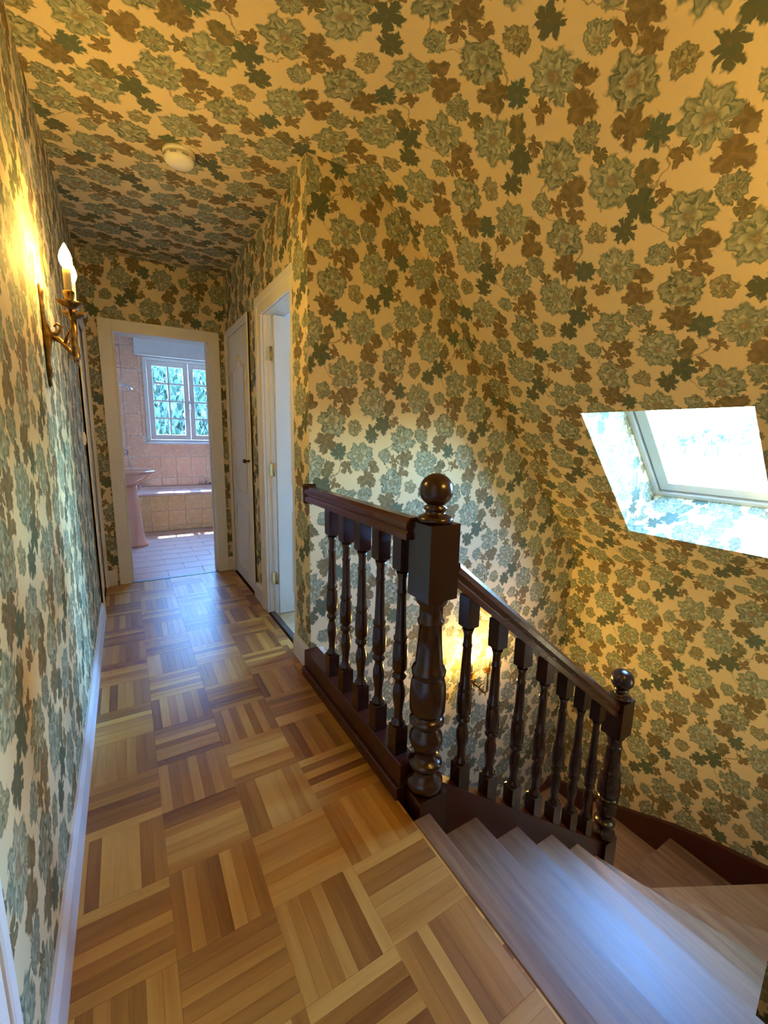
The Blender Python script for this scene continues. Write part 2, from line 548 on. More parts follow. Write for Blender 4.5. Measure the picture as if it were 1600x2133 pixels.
mb = MB()                                   # corridor right wall with two openings, and the corner pier
mb.grid(lambda u, v: (XR, u, v), [2.27, 2.36, 2.94, 3.34, 4.05, YE], [0.0, 2.04, 2.085, 2.70],
        [(2.36, 2.94, 0.0, 2.04), (3.34, 4.05, 0.0, 2.085)], lambda u, v: (-u + 0.4, v))
mb.grid(lambda u, v: (XP, u, v), [YB, 2.27], [0.0, 2.70], (), lambda u, v: (-u + 0.4, v))
mb.grid(lambda u, v: (u, 2.27, v), [XP, XR], [0.0, 2.70], (), lambda u, v: (u, v))
mb.build('wall_right', WP, None, 'right corridor wall in floral wallpaper between the white doors', 'wall', kind=ST)

mb = MB()
mb.grid(lambda u, v: (u, YE, v), [XL, -0.027, 0.673, XR], [0.0, 2.04, 2.70], [(-0.027, 0.673, 0.0, 2.04)])
mb.build('wall_end', WP, None, 'dim papered end wall around the bathroom doorway', 'wall', kind=ST)

# roof slope profile with the rounded transition from the ceiling
S0, S1 = Vector((1.395, 2.304)), Vector((XK, 0.405))
sd = (S1 - S0).normalized()                # down the slope, in (X, Z)
sn = Vector((-sd.y, sd.x))                 # outward normal (X, Z)
if sn.x < 0: sn = -sn
LSL = (S1 - S0).length
arc = []
th = math.atan2(-sd.y, sd.x)
Rf = 0.295 / math.tan(th / 2)
for k in range(11):
    t = th * k / 10
    arc.append(Vector((0.908 + Rf * math.sin(t), ZC - Rf * (1 - math.cos(t)))))
arclen = Rf * th
VOFF = 2.624
def vflat(x):
    return VOFF + arclen + (0.908 - x)

mb = MB()                                   # back wall of the stairwell, cut to the slope outline
top = [Vector((XP, ZC)), arc[0]] + arc[1:] + [S1]
for k in range(len(top) - 1):
    a, b = top[k], top[k + 1]
    q = [(a.x, ZLOW), (b.x, ZLOW), (b.x, b.y), (a.x, a.y)]
    mb.face([(x, YB, z) for x, z in q], q)
mb.grid(lambda u, v: (u, YB, v), [XL, XP], [ZLOW, -0.2])
mb.build('wall_back', WP, None, 'stairwell back wall in floral wallpaper lit by daylight under the roof slope', 'wall', kind=ST)

mb = MB()
mb.grid(lambda u, v: (XK, u, v), [YN, YB], [ZLOW, 0.405], (), lambda u, v: (-u + 1.812, v + VOFF - LSL - 0.405))
mb.build('wall_knee', WP, None, 'yellow lit papered knee wall below the roof window', 'wall', kind=ST)

mb = MB()
pts = arc + [S0]
cum, L = [], 0.0
for k in range(len(pts) - 1):
    a, b = pts[k], pts[k + 1]
    l = (b - a).length
    va, vb = VOFF + arclen - L, VOFF + arclen - L - l
    L += l
    mb.face([(a.x, YN, a.y), (a.x, YB, a.y), (b.x, YB, b.y), (b.x, YN, b.y)],
            [(-YN + 1.812, va), (-YB + 1.812, va), (-YB + 1.812, vb), (-YN + 1.812, vb)], True)
KY0, KY1 = 0.74, 1.50                       # roof window opening along Y
ks0, ks1 = (2.145 - S0.x) / sd.x, (2.755 - S0.x) / sd.x
def slp(s_, y, off=0.0):
    q = S0 + sd * s_ + sn * off
    return (q.x, y, q.y)
mb.grid(lambda s_, y: slp(s_, y), [0, ks0, ks1, LSL], [YN, KY0, KY1, YB], [(ks0, ks1, KY0, KY1)],
        lambda s_, y: (-y + 1.812, VOFF - s_))
mb.build('ceiling_slope', WP, None, 'sloping papered roof ceiling around the bright roof window', 'ceiling', kind=ST)

mb = MB()
mb.grid(lambda y, x: (x, y, zc(y)), [YS, YN, YB], [XL, 0.908], (), lambda y, x: (-y + 1.812, vflat(x)))
mb.grid(lambda y, x: (x, y, zc(y)), [YB, YE + 0.02], [XL, XR + 0.02], (), lambda y, x: (-y + 1.812, vflat(x)))
mb.build('ceiling', WP, None, 'flat corridor ceiling covered in the same floral wallpaper', 'ceiling', kind=ST)

mb = MB()                                   # walls behind and beside the camera
mb.grid(lambda u, v: (u, YS, v), [XL, 0.908], [0.0, 2.70])
mb.grid(lambda u, v: (0.908, u, v), [YS, YN], [0.0, 2.70])
mb.build('wall_near', WP, None, 'papered wall of the landing behind the viewpoint', 'wall', kind=ST)
mb = MB()
mb.grid(lambda u, v: (u, YN, v), [XL, 0.908], [ZLOW, 0.0])
for k in range(len(top) - 2):
    a, b = top[k + 1], top[k + 2]
    q = [(a.x, ZLOW), (b.x, ZLOW), (b.x, b.y), (a.x, a.y)]
    mb.face([(x, YN, z) for x, z in q], q)
def slopez(x):
    return S0.y + (x - S0.x) * sd.y / sd.x
xa, ya = 1.73, 0.31
mb.face([(xa, YN, ZLOW), (xa, ya, ZLOW), (xa, ya, slopez(xa)), (xa, YN, slopez(xa))],
        [(-YN, ZLOW), (-ya, ZLOW), (-ya, slopez(xa)), (-YN, slopez(xa))])
mb.face([(xa, ya, ZLOW), (XK, ya, ZLOW), (XK, ya, slopez(XK)), (xa, ya, slopez(xa))],
        [(xa, ZLOW), (XK, ZLOW), (XK, slopez(XK)), (xa, slopez(xa))])
mb.build('wall_stair_near', WP, None, 'papered wall corner at the near side of the stairs', 'wall', kind=ST)

# ------------------------------------------------------------------ floors
mb = MB()
mb.box(XL - 0.1, 0.745, YS - 0.05, YE + 0.08, -0.22, -0.013)
mb.box(0.745, XR + 0.14, YB, YE + 0.08, -0.22, -0.013)
mb.box(0.745, 0.90, YS, YN, -0.22, -0.001)
floor = mb.build('floor', MAHOR, None, 'basket weave oak parquet floor of the corridor landing', 'floor', kind=ST, origin=(0.3, 1.4, -0.22))
PS, NS = 0.24, 7
strip_w = PS / NS
strip = MB().box(-strip_w / 2 + 0.0001, strip_w / 2 - 0.0001, -PS / 2 + 0.0001, PS / 2 - 0.0001, -0.012, 0.0, 0.0004).data('parquet_strip', PARQ, (0, 0, 0))
cells = []
for ix in range(-1, 4):
    for iy in range(-9, 17):
        cells.append((0.02 + PS * ix, 0.73 + PS * (iy - 3), (ix + iy) % 2))
cand, rest = [], MB()
for x0, y0, par in cells:
    for k in range(NS):
        if par == 0:
            cx, cy, w, h, rot = x0 + (k + 0.5) * strip_w, y0 + PS / 2, strip_w, PS, 0
        else:
            cx, cy, w, h, rot = x0 + PS / 2, y0 + (k + 0.5) * strip_w, PS, strip_w, 1
        xlim = 0.748 if cy < YB else 0.81
        ax0, ax1 = max(cx - w / 2, XL + 0.003), min(cx + w / 2, xlim)
        ay0, ay1 = max(cy - h / 2, YS), min(cy + h / 2, YE)
        if ax1 - ax0 < 0.004 or ay1 - ay0 < 0.004:
            continue
        full = (ax1 - ax0 > w - 0.001) and (ay1 - ay0 > h - 0.001)
        vis = ay1 > 0.28 + max(0, 0.5 - cx) * 0.0
        cand.append((0 if vis else 1, math.hypot(cx, cy), cx, cy, rot, full, ax0, ax1, ay0, ay1))
cand.sort()
cnt = 0
for vis, d, cx, cy, rot, full, ax0, ax1, ay0, ay1 in cand:
    if cnt < 298 and vis == 0:
        if full:
            inst('parquet_strip', strip, floor, (cx, cy, 0), (0, 0, math.pi / 2 if rot else 0))
        else:
            lx, ly = ax1 - ax0, ay1 - ay0
            q = MB()
            if rot:
                q.box(-ly / 2 + .0001, ly / 2 - .0001, -lx / 2 + .0001, lx / 2 - .0001, -0.012, 0, 0.0004)
            else:
                q.box(-lx / 2 + .0001, lx / 2 - .0001, -ly / 2 + .0001, ly / 2 - .0001, -0.012, 0, 0.0004)
            inst('parquet_strip', q.data('parquet_strip', PARQ, (0, 0, 0)), floor, ((ax0 + ax1) / 2, (ay0 + ay1) / 2, 0), (0, 0, math.pi / 2 if rot else 0))
        cnt += 1
    else:
        rest.box(ax0 + .0001, ax1 - .0001, ay0 + .0001, ay1 - .0001, -0.012, 0, 0.0004)
rest.build('distant_parquet', PARQ, floor, kind='stuff')
mb = MB().box(XR + 0.0, XR + 0.035, 2.33, 2.97, -0.02, 0.004)
mb.build('threshold_strip', DARKM, floor)

MB().box(XL, XK, YN, YB, ZLOW - 0.1, ZLOW).build('floor_lower', BEIGE, None, 'floor of the storey below the stairs', 'floor', kind=ST)

# ------------------------------------------------------------------ baseboards
def skirting(name, label, segs):
    m_ = MB()
    for (x0, x1, y0, y1, ax, sgn) in segs:
        # ax = direction normal to wall; profile with a chamfered top lip
        if ax == 'x':
            x = x0
            pr = [(0, 0), (0.017, 0), (0.017, 0.108), (0.013, 0.118), (0.007, 0.130), (0, 0.130)]
            m_.sweep([(a * sgn, b) for a, b in pr], (x, y0, 0.0), (x, y1, 0.0), (1, 0, 0), (0, 0, 1))
        else:
            y = y0
            pr = [(0, 0), (0.017, 0), (0.017, 0.108), (0.013, 0.118), (0.007, 0.130), (0, 0.130)]
            m_.sweep([(a * sgn, b) for a, b in pr], (x0, y, 0.0), (x1, y, 0.0), (0, 1, 0), (0, 0, 1))
    return m_.build(name, SKIRT, None, label, 'baseboard', kind=ST)
skirting('baseboard_left', 'white baseboard running along the foot of the left wall', [(XL, 0, 0.70, 3.335, 'x', 1)])
skirting('baseboard_right', 'short white baseboards along the right corridor wall and corner pier',
         [(XR, 0, 3.06, 3.28, 'x', -1), (XP, 0, YB - 0.017, 2.29, 'x', -1), (XP, 0.86, YB, 0, 'y', -1)])
skirting('baseboard_end', 'white baseboard stubs beside the bathroom doorway',
         [(XL, -0.134, YE, 0, 'y', -1), (0.759, XR, YE, 0, 'y', -1)])

# ------------------------------------------------------------------ door casings and doors
def casing(m_, axis, c, a0, a1, ztop, w, t, sgn, flat=False):
    """U-shaped casing round an opening a0..a1, height ztop, on plane axis=c, projecting sgn*t"""
    def b(p0, p1, z0, z1, tt):
        c0, c1 = sorted((c, c + sgn * tt))
        if axis == 'x': m_.box(c0, c1, p0, p1, z0, z1, 0.003)
        else: m_.box(p0, p1, c0, c1, z0, z1, 0.003)
    for (o0, o1, tt) in (((0, w, t),) if flat else ((0, w, t * 0.7), (w * 0.55, w, t))):
        b(a0 - o1, a0 - o0, 0, ztop + o1, tt)
        b(a1 + o0, a1 + o1, 0, ztop + o1, tt)
        b(a0 - o0, a1 + o0, ztop + o0, ztop + o1, tt)

# bathroom doorway
d1 = empty('door_1', (0.32, YE, 0), 'wide white frame of the open bathroom doorway', 'door frame', kind=ST)
m_ = MB(); casing(m_, 'y', YE, -0.027, 0.673, 2.04, 0.09, 0.022, -1, True); m_.build('casing', WHITE, d1)
m_ = MB()
m_.box(-0.047, -0.027, YE, YE + 0.15, 0, 2.06); m_.box(0.673, 0.693, YE, YE + 0.15, 0, 2.06); m_.box(-0.027, 0.673, YE, YE + 0.15, 2.04, 2.06)
m_.box(-0.027, -0.012, YE + 0.05, YE + 0.09, 0, 2.04); m_.box(0.658, 0.673, YE + 0.05, YE + 0.09, 0, 2.04)
m_.build('jamb', WHITE, d1)
MB().box(-0.027, 0.673, YE - 0.015, YE + 0.03, -0.004, 0.003).build('threshold', DARKM, d1)

# cupboard door (closed, panelled)
d2 = empty('door_2', (XR, 3.69, 0), 'closed white panelled cupboard door with dark knob', 'door', kind=ST)
m_ = MB(); casing(m_, 'x', XR, 3.34, 4.05, 2.085, 0.05, 0.02, -1); m_.build('casing', WHITE, d2)
leaf = MB().box(XR + 0.002, XR + 0.04, 3.342, 4.048, 0.01, 2.083).build('leaf', WHITE, d2)
xm = XR + 0.002
def ring_tube(pts, r):
    return MB().tube(pts + [pts[0], pts[1]], r, 6, False)
ogee = []
y0, y1 = 3.46, 3.92
for k in range(17):
    t = k / 16
    y = y0 + (y1 - y0) * t
    d = abs(t - 0.5) * 2
    z = 1.80 + (0.10 * 0.5 * (1 + math.cos(math.pi * min(1, d / 0.62))) if d < 0.62 else 0)
    ogee.append((xm - 0.002, y, z))
up = [(xm - 0.002, y0, 0.80)] + ogee + [(xm - 0.002, y1, 0.80)]
ring_tube(up, 0.011).build('panel_moulding', WHITE, leaf)
lo = [(xm - 0.002, y0, 0.13), (xm - 0.002, y0, 0.67), (xm - 0.002, y1, 0.67), (xm - 0.002, y1, 0.13)]
ring_tube(lo, 0.011).build('panel_moulding', WHITE, leaf)
m_ = MB()
for s_ in (-1, 1):
    m_.tube([(xm - 0.004, 3.69, 1.885), (xm - 0.006, 3.69 + s_ * 0.02, 1.855), (xm - 0.004, 3.69 + s_ * 0.045, 1.86)], [0.010, 0.008, 0.004], 6)
m_.build('carved_ornament', WHITE, leaf)
MB().lathe([(0.010, 0.0), (0.011, -0.006), (0.006, -0.012), (0.006, -0.024), (0.014, -0.030), (0.017, -0.040), (0.012, -0.049), (0.002, -0.052)],
           (xm, 3.42, 1.07), 14, 'x').build('knob', DKNOB, leaf, 'dark turned knob')
for z in (0.3, 1.05, 1.80):
    MB().lathe([(0.006, -0.03), (0.006, 0.03)], (xm - 0.003, 4.045, z), 8).build('hinge', WHITE, leaf)

# bedroom doorway with the leaf standing open
d3 = empty('door_3', (XR, 2.65, 0), 'white door standing open into the bright room on the right', 'door', kind=ST)
m_ = MB(); casing(m_, 'x', XR, 2.36, 2.94, 2.04, 0.115, 0.026, -1); m_.build('casing', WHITE, d3)
m_ = MB()
m_.box(XR, XR + 0.13, 2.94, 2.96, 0, 2.06); m_.box(XR, XR + 0.13, 2.34, 2.36, 0, 2.06); m_.box(XR, XR + 0.13, 2.36, 2.94, 2.04, 2.06)
m_.box(XR + 0.03, XR + 0.05, 2.92, 2.94, 0, 2.04)
m_.build('jamb', WHITE, d3)
leaf = MB().box(0.875, 1.47, 2.868, 2.905, 0.01, 2.03, 0.002).build('leaf', WHITE, d3)
for za, zb in ((0.93, 1.82), (0.15, 0.74)):
    yy = 2.868
    ring_tube([(0.985, yy, za), (0.985, yy, zb), (1.36, yy, zb), (1.36, yy, za)], 0.011).build('panel_moulding', WHITE, leaf)
for z in (0.265, 1.04, 1.80):
    m_ = MB().lathe([(0.007, -0.045), (0.007, 0.045)], (0.866, 2.905, z), 10)
    m_.box(0.842, 0.874, 2.912, 2.916, z - 0.04, z + 0.04)
    m_.build('hinge', BRASS, leaf, 'brass hinge')

# far and near doors in the left wall
for nm, ya_, yb_, lab in (('door_4', 3.40, 4.04, 'narrow grey white door in the left wall beyond the sconce'),
                          ('door_5', -0.12, 0.64, 'white door frame at the lower left beside the baseboard')):
    dd = empty(nm, (XL, (ya_ + yb_) / 2, 0), lab, 'door', kind=ST)
    m_ = MB(); casing(m_, 'x', XL, ya_, yb_, 2.0, 0.062, 0.022, 1); m_.build('casing', WHITE, dd)
    lf = MB().box(XL - 0.045, XL - 0.008, ya_, yb_, 0.005, 2.0).build('leaf', WHITE, dd)
    ring_tube([(XL - 0.008, ya_ + 0.1, 0.9), (XL - 0.008, ya_ + 0.1, 1.85), (XL - 0.008, yb_ - 0.1, 1.85), (XL - 0.008, yb_ - 0.1, 0.9)], 0.009).build('panel_moulding', WHITE, lf)

# ------------------------------------------------------------------ roof window
w2 = empty('window_2', slp(ks1, (KY0 + KY1) / 2), 'open bright roof window set deep in the papered slope', 'window', kind=ST)
DEP = 0.35
m_ = MB()
hw = (ks0, ks1)
m_.grid(lambda o, s_: slp(s_, KY1, o), [0, DEP], [ks0, ks1], (), lambda o, s_: (-KY1 + 1.812 + o, VOFF - s_))
m_.grid(lambda o, s_: slp(s_, KY0, o), [0, DEP], [ks0, ks1], (), lambda o, s_: (-KY0 + 1.812 - o, VOFF - s_))
m_.grid(lambda o, y: slp(ks1, y, o), [0, DEP], [KY0, KY1], (), lambda o, y: (-y + 1.812, VOFF - ks1 + o))
m_.grid(lambda o, y: slp(ks0, y, o), [0, DEP], [KY0, KY1], (), lambda o, y: (-y + 1.812, VOFF - ks0 - o))
m_.build('papered_reveal', WP, w2)
def sbox(m_, s0, s1, y0, y1, o0, o1):
    V = [slp(s_, y, o) for o in (o0, o1) for y in (y0, y1) for s_ in (s0, s1)]
    i = len(m_.v); m_.v += V
    for f in ((0, 2, 3, 1), (4, 5, 7, 6), (0, 1, 5, 4), (2, 6, 7, 3), (0, 4, 6, 2), (1, 3, 7, 5)):
        m_.f.append(tuple(i + k for k in f)); m_.uv.append([(0, 0)] * 4); m_.sm.append(False)
def sring(m_, ins, w, o0, o1):
    a0, a1, b0, b1 = ks0 + ins, ks1 - ins, KY0 + ins, KY1 - ins
    sbox(m_, a0, a0 + w, b0, b1, o0, o1); sbox(m_, a1 - w, a1, b0, b1, o0, o1)
    sbox(m_, a0 + w, a1 - w, b0, b0 + w, o0, o1); sbox(m_, a0 + w, a1 - w, b1 - w, b1, o0, o1)
m_ = MB(); sring(m_, -0.02, 0.05, DEP - 0.012, DEP + 0.08); m_.build('frame', SKIRT, w2)
m_ = MB(); sring(m_, 0.031, 0.012, DEP + 0.01, DEP + 0.05); m_.build('gasket', GASKET, w2)
sash = MB(); sring(sash, 0.043, 0.06, DEP + 0.004, DEP + 0.05); sash = sash.build('sash', SKIRT, w2)
m_ = MB(); sbox(m_, ks0 + 0.10, ks1 - 0.10, KY0 + 0.10, KY1 - 0.10, DEP + 0.028, DEP + 0.034); m_.build('pane', GLASS, sash)

# ------------------------------------------------------------------ staircase
RZ = 0.17
A = [(0.815, 1.03), (1.070, 1.03), (1.317, 1.03), (1.563, 1.03), (1.778, 1.03), (1.957, 1.03), (2.10, 1.0), (2.12, 1.05), (2.12, 1.10), (2.10, 1.12),
     (2.07, 1.12), (2.02, 1.12), (1.85, 1.12), (1.62, 1.12), (1.39, 1.12), (1.16, 1.12)]
B = [(0.832, YN), (1.090, YN), (1.352, YN), (1.617, YN), (1.868, 0.31), (2.171, 0.31), (2.58, 0.31), (2.985, 0.59), (2.985, 1.098), (2.985, 1.64),
     (2.75, 2.02), (2.30, 2.02), (1.98, 2.02), (1.70, 2.02), (1.45, 2.02), (1.20, 2.02)]
extra = {4: [(1.73, YN), (1.73, 0.31)], 7: [(2.985, 0.31)], 10: [(2.985, 2.02)]}
stairs = empty('staircase', (1.6, 0.7, ZLOW), 'winding oak staircase with dark strings going down to the right', 'staircase')
MB().box(0.749, 0.815, YN, 1.005, -0.035, 0.001, 0.004).build('landing_nosing', TREAD, stairs)
for k in range(1, 16):
    back = [A[k - 1], B[k - 1]]
    a0, b0 = Vector(A[k - 1]), Vector(B[k - 1])
    nrm = Vector((-(b0 - a0).y, (b0 - a0).x)).normalized()
    if nrm.dot(Vector(A[k]) + Vector(B[k]) - a0 - b0) > 0: nrm = -nrm
    a0, b0 = a0 + nrm * 0.0, b0 + nrm * 0.0
    rb = nrm * 0.022
    poly = [tuple(a0 + rb), tuple(b0 + rb)] + extra.get(k, []) + [B[k], A[k]]
    z = -RZ * k
    MB().prism(poly, z - 0.034, z).build('tread', TREAD, stairs)
    m_ = MB()
    p, q = a0 + rb, b0 + rb
    r_, s_ = a0 + rb * 1.7, b0 + rb * 1.7
    m_.prism([tuple(p), tuple(q), tuple(s_), tuple(r_)], z, z + RZ - 0.034)
    m_.build('riser', TREAD, stairs)
# closed string under the railing
def strp(x):
    return 0.066 - 0.775 * (x - 0.89)
m_ = MB()
poly = [(0.87, strp(0.87)), (2.03, strp(2.03)), (2.03, strp(2.03) - 0.36), (0.87, strp(0.87) - 0.40)]
m_.loft([[(x, 1.03, z) for x, z in poly], [(x, 1.09, z) for x, z in poly]], True, True, False)
m_.build('inner_string', STRING, stairs)
m_ = MB()
poly = [(0.31, -1.02), (0.61, -1.116), (0.835, -1.18), (1.10, -1.265), (1.48, -1.44), (YB - 0.001, -1.63), (YB - 0.001, -2.2), (1.48, -1.9), (0.31, -1.6)]
m_.loft([[(2.985, y, z) for y, z in poly], [(XK - 0.001, y, z) for y, z in poly]], True, True, False)
m_.build('wall_string', STRING, stairs)
m_ = MB()
poly = [(XK - 0.001, -1.62), (2.82, -1.69), (2.4, -1.95), (1.9, -2.28), (1.3, -2.70), (1.3, ZLOW), (2.3, ZLOW), (XK - 0.001, -2.2)]
m_.loft([[(x, 2.02, z) for x, z in poly], [(x, YB - 0.001, z) for x, z in poly]], True, True, False)
m_.build('wall_string', STRING, stairs)
m_ = MB()
poly = [(2.05, -1.55), (1.1, -2.30), (1.1, -2.62), (2.05, -1.95)]
m_.loft([[(x, 1.07, z) for x, z in poly], [(x, 1.12, z) for x, z in poly]], True, True, False)
m_.build('lower_string', STRING, stairs)

# ------------------------------------------------------------------ railing
rail = empty('stair_railing', (0.8, 1.6, 0.0), 'dark turned wood stair railing with ball topped newel posts', 'railing')
m_ = MB()
m_.box(0.738, 0.83, 1.10, YB, -0.20, 0.05, 0.004)
m_.box(0.752, 0.83, 1.10, YB, 0.05, 0.14, 0.004)
m_.build('base_rail', STRING, rail)
RAILP = [(-0.030, 0.0), (0.030, 0.0), (0.030, 0.020), (0.024, 0.028), (0.032, 0.042), (0.030, 0.060), (0.018, 0.073), (-0.018, 0.073), (-0.030, 0.060), (-0.032, 0.042), (-0.024, 0.028), (-0.030, 0.020)]
m_ = MB().sweep(RAILP, (0.785, 1.11, 0.952), (0.785, YB, 0.952), (1, 0, 0), (0, 0, 1))
m_.build('handrail', MAHOR, rail, 'level handrail along the landing')
MB().box(0.752, 0.818, YB - 0.028, YB + 0.0, 0.938, 1.038, 0.006).build('rail_block', MAHO, rail)
def hr(x):
    return 0.785 - 0.795 * (x - 0.92)
sl_ = Vector((1, 0, -0.795)).normalized()
upn = Vector((-sl_.z, 0, sl_.x))
m_ = MB().sweep(RAILP, (0.885, 1.06, hr(0.885)), (2.02, 1.06, hr(2.02)), (0, 1, 0), tuple(upn))
m_.build('handrail', make_wood('mahogany_slope_rail', (0.030, 0.008, 0.004), (0.075, 0.020, 0.009), (0.13, 0.040, 0.018), 0.22, 'X', 1.0, False, 0.0, 0.8, 0.7), rail, 'handrail sloping down beside the stairs')

def sq(m_, s_, z0, z1, ch=0.0, top=0.0, bot=0.0):
    """square block with optional pyramidal chamfers"""
    def ring(h, z):
        return [(-h, -h, z), (h, -h, z), (h, h, z), (-h, h, z)]
    rings = []
    if bot: rings.append(ring(s_ * 0.55, z0 - bot))
    rings += [ring(s_, z0), ring(s_, z1)]
    if top: rings.append(ring(s_ * 0.55, z1 + top))
    m_.loft(rings, True, True, False)

def baluster_mesh(name, zb, zt, H0, H1):
    """turned section between zb and zt, square blocks H0..zb and zt..H1"""
    pr = [(0.0, .019), (.012, .026), (.024, .026), (.036, .020), (.055, .0165), (.095, .0155), (.15, .019), (.20, .0235), (.245, .0225), (.285, .0165),
          (.305, .0145), (.318, .020), (.330, .0255), (.345, .0255), (.358, .018), (.372, .021), (.385, .0265), (.46, .0270), (.545, .0250), (.560, .0205),
          (.575, .0255), (.592, .0255), (.605, .0205), (.70, .0185), (.80, .0170), (.865, .0160), (.875, .0185), (.888, .0185), (.898, .0155), (.96, .0150), (1.0, .0215)]
    m_ = MB()
    sq(m_, 0.0255, H0, zb, top=0.006)
    m_.lathe([(r, zb + (zt - zb) * t) for t, r in pr], n=18)
    sq(m_, 0.0255, zt + 0.012, H1, bot=0.012)
    return m_.data(name, MAHO, (0, 0, 0))
bm1 = baluster_mesh('baluster', 0.105, 0.685, -0.005, 0.82)
for y in (1.756, 1.608, 1.462, 1.316, 1.170):
    inst('baluster', bm1, rail, (0.785, y, 0.14))
bm2 = baluster_mesh('sloping_baluster', 0.10, 0.635, -0.05, 0.765)
for x in (0.999, 1.152, 1.302, 1.450, 1.594, 1.733, 1.872):
    inst('baluster', bm2, rail, (x, 1.06, strp(x)))

def newel(x, y, zbot, zb, zt, zblk, s_, label):
    """square foot zbot..zb, turned zb..zt, square block zt..zblk, ball on top"""
    pr = [(0.0, .050), (.012, .060), (.032, .0650), (.052, .0645), (.068, .057), (.078, .045), (.100, .040), (.120, .042), (.128, .053), (.140, .0595), (.152, .0595), (.163, .052), (.170, .041),
          (.190, .0355), (.212, .040), (.240, .0525), (.270, .0590), (.298, .0560), (.318, .046), (.334, .039), (.348, .041), (.354, .052), (.366, .0600), (.382, .0600), (.394, .052), (.400, .044),
          (.415, .050), (.430, .0615), (.50, .0625), (.56, .0605), (.59, .055),
          (.60, .048), (.615, .058), (.635, .0595), (.655, .054), (.665, .047), (.76, .043), (.865, .0395), (.872, .045), (.885, .045), (.892, .039), (.955, .040), (.975, .052), (1.0, .054)]
    k = s_ / 0.0575
    n_ = MB()
    sq(n_, s_, zbot, zb)
    n_.lathe([(r * k, zb + (zt - zb) * t) for t, r in pr], n=28)
    sq(n_, s_, zt, zblk)
    n_.v = [(a + x, b + y, c) for a, b, c in n_.v]
    post = n_.build('newel_post', MAHO, rail, label)
    f_ = MB()
    prof = [(.050 * k, 0), (.057 * k, .006), (.057 * k, .016), (.046 * k, .022), (.034 * k, .028), (.030 * k, .036), (.038 * k, .042), (.038 * k, .050), (.026 * k, .056)]
    cz, R = .056 + .046, .0535
    for j in range(1, 18):
        t = -1.02 + (math.pi / 2 + 1.02) * j / 17
        prof.append((max(0.001, R * math.cos(t)), cz + R * math.sin(t)))
    f_.lathe([(r, zblk + z) for r, z in prof], (x, y, 0), 28)
    f_.build('ball_finial', MAHO, post)
newel(0.83, 1.06, -0.30, 0.055, 0.769, 1.016, 0.0575, 'large newel post at the head of the stairs')
newel(2.055, 1.06, -1.30, -0.80, -0.19, 0.005, 0.050, 'smaller newel post at the turn of the stairs')

# ------------------------------------------------------------------ sconces
def sconce(loc, ang, label, power):
    BULBM = make_bulb(power)
    root = empty('wall_sconce', loc, label, 'wall lamp', 'twin candle wall sconces')
    ca, sa = math.cos(ang), math.sin(ang)
    def T(p):
        return (loc[0] + p[0] * ca - p[1] * sa, loc[1] + p[0] * sa + p[1] * ca, loc[2] + p[2])
    def done(m_, name, mat, parent, label=None):
        m_.v = [T(p) for p in m_.v]
        return m_.build(name, mat, parent, label)
    # local: x along the wall, y out of the wall, z up
    m_ = MB()
    rings = []
    for z, w, d in ((-.175, .004, .006), (-.165, .009, .012), (-.15, .008, .010), (-.135, .016, .016), (-.115, .020, .020), (-.095, .012, .014), (-.075, .014, .018),
                    (-.04, .018, .024), (-.01, .022, .028), (.02, .015, .020), (.05, .010, .012), (.08, .008, .010), (.095, .014, .013), (.105, .009, .010),
                    (.125, .012, .012), (.14, .017, .014), (.155, .010, .010), (.165, .003, .004)):
        rings.append([(w * math.cos(2 * math.pi * k / 12), max(0.001, d * (0.5 + 0.62 * math.sin(2 * math.pi * k / 12))), z) for k in range(12)])
    m_.loft(rings)
    done(m_, 'backplate', BRONZE, root)
    m_ = MB()
    m_.tube([(0, .02, .0), (.0, .045, .012), (.0, .055, .03), (.0, .042, .042), (.0, .032, .03)], [.008, .007, .006, .005, .003], 8)
    done(m_, 'scroll', BRONZE, root)
    for s_ in (-1, 1):
        m_ = MB()
        m_.tube([(0, .02, -.005), (s_ * .018, .045, -.012), (s_ * .042, .072, -.045), (s_ * .062, .086, -.066), (s_ * .078, .090, -.060), (s_ * .082, .090, -.03), (s_ * .080, .090, .02), (s_ * .080, .090, .085)],
                [.009, .008, .007, .0065, .008, .0075, .006, .006], 10)
        m_.tube([(s_ * .066, .087, -.064), (s_ * .070, .088, -.080), (s_ * .072, .088, -.094)], [.006, .004, .002], 8)
        m_.tube([(s_ * .03, .06, -.03), (s_ * .045, .07, -.005), (s_ * .066, .082, .012)], [.005, .005, .003], 8)
        arm = done(m_, 'arm', BRONZE, root)
        c = (s_ * .080, .090, 0)
        m_ = MB()
        rr = []
        for r, z in ((.006, .078), (.018, .082), (.032, .092), (.038, .100), (.036, .101), (.020, .092), (.008, .090)):
            rr.append([(c[0] + r * (1 + (.14 * math.cos(6 * 2 * math.pi * k / 24) if r > .03 else 0)) * math.cos(2 * math.pi * k / 24),
                        c[1] + r * (1 + (.14 * math.cos(6 * 2 * math.pi * k / 24) if r > .03 else 0)) * math.sin(2 * math.pi * k / 24), z) for k in range(24)])
        m_.loft(rr)
        done(m_, 'drip_pan', BRONZE, arm)
        m_ = MB().lathe([(.009, .090), (.014, .098), (.012, .108), (.016, .122), (.0165, .134), (.013, .136)], c, 16)
        done(m_, 'candle_cup', BRONZE, arm)
        m_ = MB().lathe([(.0115, .128), (.0118, .200), (.0105, .206)], c, 16)
        done(m_, 'candle_sleeve', CANDLE, arm)
        m_ = MB().lathe([(.007, .205), (.013, .212), (.0185, .226), (.0185, .240), (.014, .256), (.0075, .270), (.001, .283)], c, 14)
        done(m_, 'bulb', BULBM, arm, 'glowing flame shaped bulb')
    return root
sconce((XL, 1.95, 1.603), -math.pi / 2, 'lit bronze twin candle sconce on the left corridor wall', 0.95)
